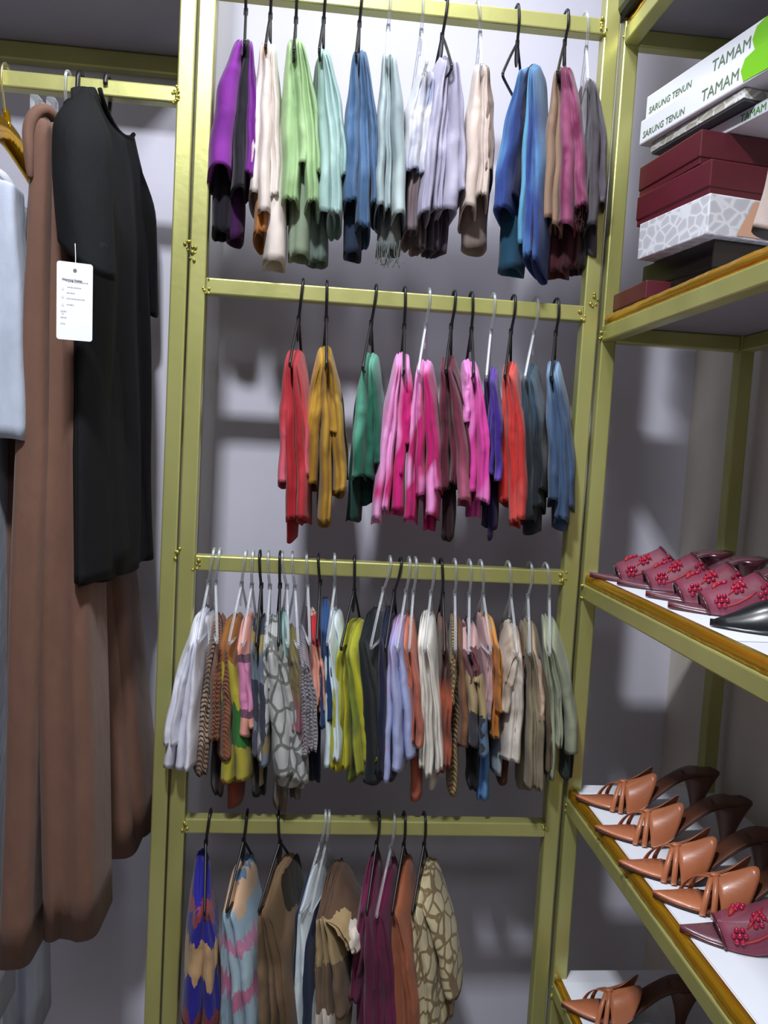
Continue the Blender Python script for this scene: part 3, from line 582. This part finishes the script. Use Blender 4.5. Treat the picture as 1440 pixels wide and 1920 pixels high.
def sleeve(pts, rx, ry, name):
    P = crom(pts, 6); n = len(P); rings = []; ang = np.linspace(0, 2*math.pi, 28, endpoint=False)
    for i, p in enumerate(P):
        k = i/(n-1); s = .25+.75*sstep(k*2.2)
        rings.append(np.stack([p[0]+rx*s*np.cos(ang)*(1+.07*np.sin(3*ang+4*k)), p[1]+ry*s*np.sin(ang), p[2]+(.02*np.sin(ang)-.030*np.cos(ang))*k], 1))
    last = rings[-1]; c = last.mean(0); rings.append(c+(last-c)*.94); r2 = c+(last-c)*.86; r2[:, 2] += .05; rings.append(r2)
    wpart(name, loft(rings), BLK, tee)
sleeve([(-.186, -.165, 2.215), (-.180, -.20, 2.15), (-.170, -.222, 2.05), (-.155, -.232, 1.93)], .045, .05, 'sleeve')
sleeve([(-.172, .165, 2.21), (-.166, .195, 2.15), (-.160, .212, 2.05), (-.154, .222, 1.94)], .026, .05, 'sleeve')
th2 = thing('garment_hanger', 'black plastic hanger inside the neck of the black tee shirt', 'hanger', (-.19, .015, 2.22))
wpart('hook', tube(hook_pts(-.196, 2.215, .09, -1), .0042, 8), BLACKP, th2)
wpart('shoulder_arm', tube(crom([(-.205, -.18, 2.19), (-.195, -.08, 2.212), (-.19, .015, 2.222), (-.185, .1, 2.212), (-.172, .175, 2.19)], 5), .006, 8), BLACKP, th2)
# black long top in front-left of it
top2 = thing('black_long_top', 'plain black long top squeezed between brown trousers and black tee', 'shirt', (-.235, 0, 2.2))
wpart('body', join(big_lobe(rs, (135, 178), (176, 1086), 30, -.16, .12, .85, 1.0, False, .4), big_lobe(rs, (150, 182), (205, 1076), 24, -.12, .15, .7, 1.0, False, .4)), BLK, top2)
th3 = thing('garment_hanger', 'black plastic hanger with its hook left of the tee shirt hook', 'hanger', (-.245, .015, 2.22))
wpart('hook', tube(hook_pts(-.245, 2.20, .104), .0042, 8), BLACKP, th3)
wpart('shoulder_arm', tube(crom([(-.245, -.13, 2.185), (-.245, -.06, 2.202), (-.245, .015, 2.208), (-.245, .08, 2.202), (-.245, .13, 2.19)], 4), .006, 8), BLACKP, th3)
# hang tag
TAGM = plain('tag_card', '#e4e6ec', .6)
ta, tb_, tc = atY(108, 490, -.295), atY(173, 501, -.295), atY(170, 650, -.295)
tw, thh = float(np.linalg.norm(tb_-ta)), float(ta[2]-tc[2]-.008)
tg = thing('hang_tag', 'white rectangular paper tag hanging in front of the black tee sleeve', 'tag', (float((ta[0]+tb_[0])/2), -.295, float(ta[2])))
tg.rotation_euler = (0, math.radians(-1), math.radians(20))
n = 14; cs = []
for (cx, cz, a0) in ((tw/2-.004, -.004, 0), (-tw/2+.004, -.004, 90), (-tw/2+.004, -thh+.004, 180), (tw/2-.004, -thh+.004, 270)):
    for q in range(5):
        a = math.radians(a0+q*22.5); cs.append((cx+.004*math.cos(a), cz+.004*math.sin(a)))
card = part('card', loft([[(x, -.0005, z) for x, z in cs], [(x, .0005, z) for x, z in cs]]), TAGM, tg, False)
GREYI = plain('grey_ink', '#6a6a70', .8)
part('eyelet', loft([[(.0028*math.cos(q), yy, -.012+.0028*math.sin(q)) for q in np.linspace(0, 6.283, 14, endpoint=False)] for yy in (-.0009, .0009)]), GREYI, tg, False)
def text_mesh(s, size, mat, name='lettering', bold=0.0, shear=0.0):
    cu = bpy.data.curves.new(name, 'FONT'); cu.body = s; cu.size = size; cu.extrude = .00025; cu.offset = bold; cu.shear = shear; cu.resolution_u = 2
    o = bpy.data.objects.new('tmp', cu); COL.objects.link(o)
    dg = bpy.context.evaluated_depsgraph_get(); me = bpy.data.meshes.new_from_object(o.evaluated_get(dg)); me.name = name
    bpy.data.objects.remove(o); bpy.data.curves.remove(cu); me.materials.clear(); me.materials.append(mat); return me
def put_text(s, size, mat, parent, loc, rot, bold=0.0, shear=0.0):
    o = link('lettering', text_mesh(s, size, mat, 'lettering', bold, shear), parent, loc); o.rotation_euler = rot; return o
put_text('Warning Notes', .0046, GREYI, card, (-tw*.36, -.0012, -.028), (math.pi/2, 0, 0), .00008)
LG = plain('pale_grey_ink', '#a9acb4', .8)
for k, (x0, w_, z) in enumerate(((-.2, .55, -.041), (-.2, .36, -.053), (-.22, .2, -.065), (-.22, .46, -.077), (-.22, .17, -.09), (-.38, .14, -.105), (-.38, .15, -.118), (-.38, .1, -.131))):
    z *= thh/.165
    gg = [];  rr = random.Random(k); x = x0*tw
    while x < (x0+w_)*tw:
        l = rr.uniform(.0012, .003); gg.append(box(x, x+l, -.0009, -.0004, z-rr.uniform(.0006, .0009), z+rr.uniform(.0006, .0009))); x += l+.0008
    part('printed_line', join(*gg), LG, card, False)
for z in (-.041, -.053, -.065, -.077):
    part('care_symbol', loft([[(-.33*tw+.0022*math.cos(q), yy, z+.0022*math.sin(q)) for q in np.linspace(0, 6.283, 10, endpoint=False)] for yy in (-.0008, -.0003)]), plain('faint_ink', '#cfd2d8', .8), card, False)
part('string', tube(crom([(0, .0, -.012), (.001, .002, .005), (.0005, .008, .03)], 4), .0006, 6), plain('string_white', '#d8d8dc', .7), tg)
# gold hanger and pale blue shirt at the frame edge
GOLDP = plain('gold_plastic', '#d9a514', .12, .85, bumps=(40, .25, .004))
gx = -.378
th4 = thing('gold_hanger', 'shiny gold wide shouldered hanger with a flat pale hook', 'hanger', (gx, .015, 2.2))
wpart('hook', tube(hook_pts(gx, 2.225, .079), .0024, 8, ry=2.2, up=(1, 0, 0)), plain('pale_gold', '#cfc48a', .25, .8), th4)
wpart('neck', tube(crom([(gx-.002, .015, 2.238), (gx+.004, .010, 2.225), (gx+.008, .004, 2.208), (gx+.004, .0, 2.195)], 4), .0055, 10), GOLDP, th4)
wpart('shoulder_arm', tube(crom([(gx-.03, -.21, 2.105), (gx-.012, -.15, 2.135), (gx-.004, -.08, 2.172), (gx, .0, 2.196), (gx+.012, .08, 2.172), (gx+.03, .15, 2.13), (gx+.045, .2, 2.10)], 6), [.013]*37, 14, ry=1.9, up=(1, 0, 0)), GOLDP, th4)
sh = thing('pale_blue_shirt', 'pale blue long sleeved garment cut by the left edge of the photo', 'shirt', (gx-.01, 0, 2.1))
wpart('sleeve', big_lobe(rs, (-4, 335), (8, 822), 32, -.235, -.17, .75, 1.0, False, .5), PALE, sh)
wpart('body', join(big_lobe(rs, (-30, 345), (-50, 1960), 26, -.18, -.02, .7, 1.0, False, .5), big_lobe(rs, (5, 360), (32, 1960), 32, .06, .2, .6, 1.0, False, .5)), PALE, sh)
wpart('collar_strap', tube(crom([atY(-10, 318, -.2), atY(8, 330, -.2), atY(24, 352, -.19), atY(36, 372, -.18)], 4), .006, 8, ry=.4), plain('strap_white', '#c9cbd6', .7), sh)

# ---------------------------------------------------------------- boxes on the upper shelf
Z2 = SH[1][1]+.0185
def paper(name, base, pat=None):
    if name in MATS: return MATS[name]
    if pat is None: return plain(name, base, .42, var=.06)
    m, nt, b = new_mat(name); w = node(nt, 'ShaderNodeTexVoronoi', feature='DISTANCE_TO_EDGE'); w.inputs['Scale'].default_value = pat[1]
    nt.links.new(coords(nt, (1, 1, 1.3)), w.inputs['Vector'])
    nt.links.new(ramp(nt, w.outputs['Distance'], [(.05, lin(pat[0])), (.12, lin(base)), (.6, lin(pat[2]))]), b.inputs['Base Color']); b.inputs['Roughness'].default_value = .45
    MATS[name] = m; return m
MAROON = plain('maroon_board', '#541824', .4, var=.1, bumps=(300, .08))
LID = {}
def stack_box(name, label, N, z0, z1, ln, wd, yaw, mat_lid, mat_base, lidf=.62, bev=.002):
    b = thing(name, label, 'box', (N[0], N[1], z0), yaw, 'boxes piled on the upper shelf')
    zs = (z1-z0)*(1-lidf)
    if lidf < 1: part('base', box(.002, wd-.002, .002, ln-.002, 0, zs+.004, bev*.5), mat_base, b, False)
    LID[b.name] = part('lid', box(0, wd, 0, ln, zs if lidf < 1 else 0, z1-z0, bev), mat_lid, b, False)
    return b
stack_box('black_box', 'black gloss box at the bottom of the pile on upper shelf', (.862, -.27), Z2, 2.032, .22, .2, .14, plain('black_board', '#17120f', .3), plain('black_board', '#17120f', .3), .5)
bx_m = stack_box('maroon_box', 'flat maroon box lying on the shelf board behind the black box', (.80, -.15), Z2, 1.985, .155, .15, .02, MAROON, plain('brown_board', '#4a2318', .4), .75)
GINK = plain('gold_ink', '#b89a3c', .4, .5)
PALEB = paper('pale_floral_board', '#b9bac2', ('#d3d5dd', 40, '#b0b2ba'))
pb = stack_box('pale_floral_box', 'pale grey floral patterned box with a peach corner below the maroon boxes', (.838, -.292), 2.033, 2.099, .205, .21, .17, PALEB, PALEB, 1.0)
part('peach_panel', ([(.055, -.0012, .004), (.205, -.0012, .004), (.205, -.0012, .062), (.085, -.0012, .062)], [(0, 1, 2, 3)]), plain('peach_board', '#c79a80', .5), LID[pb.name], False)
m1 = stack_box('maroon_box', 'lower of the two stacked maroon gift boxes above the pale floral box', (.838, -.287), 2.100, 2.155, .225, .2, .15, MAROON, MAROON, .8)
m2 = stack_box('maroon_box', 'upper of the two stacked maroon gift boxes, set slightly back', (.832, -.255), 2.157, 2.213, .20, .2, .12, MAROON, MAROON, .8)
WB_ = plain('white_gloss_card', '#dcdfe8', .35); GRN = plain('lime_print', '#6fb80c', .4); GTX = plain('green_grey_ink', '#5d7358', .6); DKG = plain('dark_grey_card', '#3f434a', .5)
OLV = paper('olive_floral_board', '#a9a892', ('#d6d6d8', 40, '#c0bfc0'))
stack_box('floral_box', 'grey and cream floral print box between the maroon and white boxes', (.868, -.318), 2.2365, 2.2565, .26, .17, .17, OLV, DKG, .8, .001)
sb3 = stack_box('white_sarong_box', 'white box with green lettering squeezed under the floral box', (.902, -.36), 2.2145, 2.2355, .24, .15, .19, WB_, WB_, 1.0, .001)
put_text('TAMAM', .017, plain('bright_green_ink', '#3f8a34', .5), LID[sb3.name], (-.0004, .085, .004), (math.pi/2, 0, -math.pi/2), 0.0, .04)
def sarong(label, N, z0, z1, yaw, ln=.33):
    b = stack_box('white_sarong_box', label, N, z0, z1, ln, .2, yaw, WB_, WB_, 1.0, .003)
    h = z1-z0; rot = (math.pi/2, 0, -math.pi/2); root_, b = b, LID[b.name]
    put_text('TAMAM', h*.58, GTX, b, (-.0004, .178, h*.26), rot, 0.0, .04)
    put_text('SARUNG TENUN', h*.36, GTX, b, (-.0004, ln-.012, h*.22), rot, .0001, .1)
    g = [(-.0006, y, z) for y, z in ((.001, .002), (.074, .004), (.082, h*.5), (.074, h*.85), (.055, h-.002), (.001, h-.002))]
    part('lime_patch', (g, [tuple(range(len(g)))[::-1]]), GRN, b, False)
    g2 = [(x, -.0006, z) for x, z in ((.001, .002), (.07, .002), (.09, h-.002), (.001, h-.002))]
    part('lime_patch', (g2, [tuple(range(len(g2)))]), GRN, b, False)
    return root_
sarong('lower white box with bold green lettering and lime patch on the pile', (.876, -.395), 2.258, 2.304, .19, .36)
sarong('topmost white box with bold green lettering and dark lime patch', (.888, -.40), 2.3055, 2.352, .19, .37)
w3 = thing('white_sarong_box', 'small white box with green lettering behind the upper maroon box', 'box', (.985, -.30, 2.2135), .25, 'boxes piled on the upper shelf')
# beige roll leaning at the frame edge
roll_a, roll_b = atX(1449, 432, .84), atX(1490, 270, .84)
bg_ = thing('fabric_roll', 'pale beige fabric roll standing before the boxes at the right edge', 'roll', tuple(roll_a))
COL.objects.unlink(w3); bpy.data.objects.remove(w3)
wpart('roll', tube(crom([roll_a, (roll_a+roll_b)/2+np.array([.004, 0, 0]), roll_b], 6), .028, 20), fabric('beige_roll', ('dye', '#b3a59f', '#c9beb8', 10)), bg_)
wpart('end_band', tube([roll_a-np.array([0, 0, .0045]), roll_a+np.array([.002, 0, .004])], .0284, 20), plain('black_band', '#1c1a1a', .5), bg_)
bk = thing('black_bag', 'black bag overhanging the front of the topmost shelf', 'bag', (.81, -.06, SH[0][1]+.02))
wpart('body', box(.762, .98, -.145, .035, SH[0][1]+.019, SH[0][1]+.22, .012), plain('black_leather', '#0f0f11', .45, bumps=(160, .2)), bk, False)

# ---------------------------------------------------------------- sandals
LS = .255
SS = [0, .03, .08, .15, .22, .30, .38, .46, .55, .64, .73, .82, .90, .96, 1.0]
WS = [.001, .006, .013, .022, .029, .034, .0355, .034, .030, .0265, .0245, .0255, .0265, .022, .010]
def sw(s): return float(np.interp(s, SS, WS))
def shh(s, H): return .007+.003*max(0, 1-s/.12)+H*float(sstep((s-.36)/.52))
def arch_h(s): return float(np.interp(s, [.02, .15, .25, .40, .60, .7], [.004, .022, .036, .050, .058, .058]))
def apt(s, ph, H, off=0.0):
    w = sw(s)*1.06+off; return np.array([s*LS, -math.cos(ph)*w, shh(s, H)-.004+math.sin(ph)*(arch_h(s)+off)])
def sole_geo(H, t0, t1, ex=1.0):
    rings = []
    for s in np.linspace(0, 1, 30):
        w = sw(s)*ex; z = shh(s, H); rings.append([(s*LS, -w, z+t0), (s*LS, -w*.96, z+t1), (s*LS, -w*.5, z+t1+.0008), (s*LS, 0, z+t1+.001), (s*LS, w*.5, z+t1+.0008), (s*LS, w*.96, z+t1), (s*LS, w, z+t0), (s*LS, w*.8, z+t0-.002), (s*LS, 0, z+t0-.002), (s*LS, -w*.8, z+t0-.002)])
    return loft(rings)
def heel_geo(H):
    rings = []; zt = shh(.92, H)
    for k in np.linspace(0, 1, 9):
        z = zt*(1-k)+.0005*k-.003*(1-k); hx = .028*(1-k)**1.6+.0085; hy = .023*(1-k)**1.4+.0085; cx = .915*LS-.004*k
        rings.append([(cx+hx*math.cos(a)*1.0, hy*math.sin(a), z+(.006 if math.cos(a) > .5 else 0)*(1-k)) for a in np.linspace(0, 2*math.pi, 14, endpoint=False)])
    return loft(rings)
def band_geo(f0, f1, H, p0, p1, n=18, m=5, off=0.0, th=.0013):
    top, bot = [], []
    for i in range(n):
        a = i/(n-1); ph = p0+(p1-p0)*a
        for j in range(m):
            s = f0(a)+(f1(a)-f0(a))*j/(m-1); top.append(apt(s, ph, H, off+th)); bot.append(apt(s, ph, H, off))
    V = top+bot; N = n*m; Fc = []
    for i in range(n-1):
        for j in range(m-1):
            q = i*m+j; Fc.append((q, q+1, q+m+1, q+m)); Fc.append((N+q, N+q+m, N+q+m+1, N+q+1))
    for i in range(n-1):
        for j, fl in ((0, False), (m-1, True)):
            q = i*m+j; f = (q, q+m, N+q+m, N+q); Fc.append(f[::-1] if fl else f)
    for j in range(m-1):
        for i, fl in ((0, True), (n-1, False)):
            q = i*m+j; f = (q, q+1, N+q+1, N+q); Fc.append(f[::-1] if not fl else f)
    return np.array(V), Fc
TAN = plain('tan_leather', '#b06a48', .36, var=.08, bumps=(220, .08), coat=.15); BRS = plain('brown_insole', '#55301f', .55, var=.12)
DKS = plain('dark_sole', '#3a2326', .5); MRS = plain('maroon_sole', '#6b4450', .35, coat=.2); MRD = plain('maroon_patent', '#4a1a26', .25, coat=.4)
BEAD = plain('ruby_bead', '#b02048', .15, .25, coat=.5); EMB = plain('red_embroidery', '#a3232f', .6)
BLS = plain('black_shoe_leather', '#16181d', .3, coat=.2)
SHOE = {}
def shoe_meshes(kind):
    if kind in SHOE: return SHOE[kind]
    L = []
    def add(n, g, mat, sm=True): L.append((n, mesh_data(n, g[0], g[1], [mat], None, sm)))
    H = {'tan': .082, 'mesh': .062, 'black': .05}[kind]
    r90 = math.pi/2
    if kind == 'tan':
        add('sole', sole_geo(H, -.005, -.002, 1.03), DKS); add('insole', sole_geo(H, -.002, .0015), BRS)
        tip = []
        for s in np.linspace(0, .30, 12):
            w = sw(s)*1.035; z = shh(s, H); tip.append([(s*LS, -w, z-.0015), (s*LS, -w*.9, z+.0032), (s*LS, 0, z+.0040), (s*LS, w*.9, z+.0032), (s*LS, w, z-.0015), (s*LS, 0, z-.001)])
        add('toe_panel', loft(tip), TAN); add('heel', heel_geo(H), BRS)
        wing = lambda a: .52+.085*math.sin(min(1, a*1.25)*math.pi/2)*(1-a**4)-.09*a**4
        add('side_wing', band_geo(lambda a: .37-.03*a, wing, H, 0, r90*.96, 20, 8, off=.001), TAN)
        add('side_wing', band_geo(lambda a: .37-.03*a, wing, H, math.pi, r90*1.04, 20, 8, off=.001), TAN)
        for k, (sa, sc) in enumerate(((.17, .33), (.235, .345))):
            add('strap', band_geo(lambda a, sa=sa, sc=sc: sa+(sc-sa)*a**1.5, lambda a, sa=sa, sc=sc: sa+.034+(sc-sa)*a**1.5, H, math.pi, r90*.9, 16, 3, .002+.001*k), TAN)
        for k, (sa, sc) in enumerate(((.245, .33), (.305, .345))):
            add('strap', band_geo(lambda a, sa=sa, sc=sc: sa+(sc-sa)*a**1.5, lambda a, sa=sa, sc=sc: sa+.034+(sc-sa)*a**1.5, H, 0, r90*1.1, 16, 3, .002+.001*k), TAN)
        add('knot', ball(apt(.355, r90, H, .003), .006, 10, 8, (1.6, 1, .7)), TAN)
    elif kind == 'mesh':
        add('sole', sole_geo(H, -.006, -.002, 1.04), MRD); add('insole', sole_geo(H, -.002, .0015), MRS); add('heel', heel_geo(H), MRD)
        f0 = lambda a: .225-.045*math.sin(a*math.pi); f1 = lambda a: .64-.13*math.sin(a*math.pi)
        add('mesh_vamp', band_geo(f0, f1, H, .0, math.pi, 26, 9, .001, .0008), MESHC)
        for f in (f0, f1): add('piping', tube([apt(f(a), a*math.pi, H, .0015) for a in np.linspace(0, 1, 24)], .0022, 8), MRD)
        for (s, p) in ((.29, .55), (.39, 1.0), (.54, .42), (.31, 1.75)):
            c = apt(s, p, H, .0035); ps = [apt(s, p, H, .0035)]
            for q in range(6): ps.append(apt(s+.030*math.cos(q*1.047), p+.21*math.sin(q*1.047), H, .0035))
            add('bead_flower', join(*[ball(x, .0039, 8, 6) for x in ps]), BEAD)
        add('leaf_embroidery', join(tube([apt(.28+.035*k, .28+.05*k, H, .002) for k in range(7)], [.0008, .0016, .0016, .002, .0016, .002, .0008], 6), tube([apt(.33+.02*k, .75+.13*k, H, .002) for k in range(6)], [.0008, .0025, .003, .003, .0025, .0008], 6), tube([apt(.44-.012*k, .85+.12*k, H, .002) for k in range(5)], [.0008, .003, .0038, .003, .0008], 6), tube([apt(.25+.012*k, 1.3+.12*k, H, .003) for k in range(5)], [.001, .004, .005, .004, .001], 6)), EMB)
    else:
        add('sole', sole_geo(H, -.006, -.002, 1.05), BLS); add('insole', sole_geo(H, -.002, .0015), BLS); add('heel', heel_geo(H), BLS)
        add('vamp', band_geo(lambda a: .02, lambda a: .52-.12*math.sin(a*math.pi), H, 0, math.pi, 22, 8, .001), BLS)
    SHOE[kind] = L; return L
def shoe(kind, toe, z, ang, label, name, flip=False):
    t = thing(name, label, 'shoe', (toe[0], toe[1], z), ang, 'sandals on the shelves')
    made = {}
    for nm, me in shoe_meshes(kind):
        up = {'heel': 'sole', 'bead_flower': 'mesh_vamp', 'leaf_embroidery': 'mesh_vamp', 'piping': 'mesh_vamp', 'knot': 'side_wing'}.get(nm)
        made[nm] = link(nm, me, made[up] if up else t)
    return t
PAPER = plain('white_paper', '#dfe3ee', .55)
def sheet(label, x0, x1, y0, y1, z, rz=0.0):
    o = part('paper_sheet', box(-(x1-x0)/2, (x1-x0)/2, -(y1-y0)/2, (y1-y0)/2, 0, .0012), PAPER, None, False, ((x0+x1)/2, (y0+y1)/2, z), rz)
    return tag(o, label, 'paper')
Z3 = SH[2][1]+.0185; Z4 = SH[3][1]+.0185; Z5 = SH[4][1]+.0085
sheet('white paper sheet under the maroon mesh sandals on the middle shelf', X4+.02, 1.06, -.56, -.012, Z3)
sheet('white paper sheet under the tan sandals on the lower shelf', X4+.022, 1.06, -.80, -.012, Z4)
sheet('white paper sheet under the single tan sandal on the lowest shelf', X4+.012, .97, -.30, -.012, Z5)
A = math.radians(-14)
for k, (ty, tx) in enumerate(((-.045, .775), (-.125, .80), (-.245, .805), (-.345, .80))):
    shoe('mesh', (tx, ty), Z3+.0013, A, ['maroon mesh sandal with bead flowers farthest back on the middle shelf', 'second maroon mesh sandal from the back on the middle shelf', 'third maroon mesh sandal from the back on the middle shelf', 'maroon mesh sandal beside the black shoe on the middle shelf'][k], 'mesh_sandal')
shoe('black', (.805, -.475), Z3+.0013, A, 'black leather slip on shoe at the near end of the middle shelf', 'black_shoe')
for k, (ty, tx) in enumerate(((-.055, .778), (-.188, .770), (-.315, .766), (-.41, .785))):
    shoe('tan', (tx, ty), Z4+.0013, A, ['tan strappy leather mule farthest back on the lower shelf', 'second tan strappy leather mule from the back on the lower shelf', 'third tan strappy leather mule from the back on the lower shelf', 'tan strappy leather mule beside the maroon mesh sandal on the lower shelf'][k], 'leather_mule')
shoe('mesh', (.787, -.50), Z4+.0013, A, 'maroon mesh sandal with bead flowers at the near end of the lower shelf', 'mesh_sandal')
shoe('tan', (.768, -.09), Z5+.0013, A, 'tan strappy leather mule alone on the lowest shelf', 'leather_mule')

# small navy cloth label showing between the white and the snakeskin scarf
lb0 = atY(388, 1303, .0)
lbl = thing('navy_label', 'small navy cloth label with a white letter behind the plain white scarf', 'label', tuple(lb0))
NAVYC = plain('navy_cloth', '#141c33', .8, bumps=(300, .2))
part('cloth', box(-.012, .012, -.001, .001, -.042, .045, .0006), NAVYC, lbl, False)
put_text('O', .016, plain('label_white', '#b9c2d6', .7), lbl, (-.008, -.0014, -.004), (math.pi/2, 0, 0), .0002)
part('ribbon', tube(crom([(.006, -.002, .045), (.008, -.003, .01), (.009, -.003, -.02), (.006, -.003, -.03)], 5), .0022, 6, ry=.4), plain('blue_ribbon', '#3a5aa0', .5), lbl)
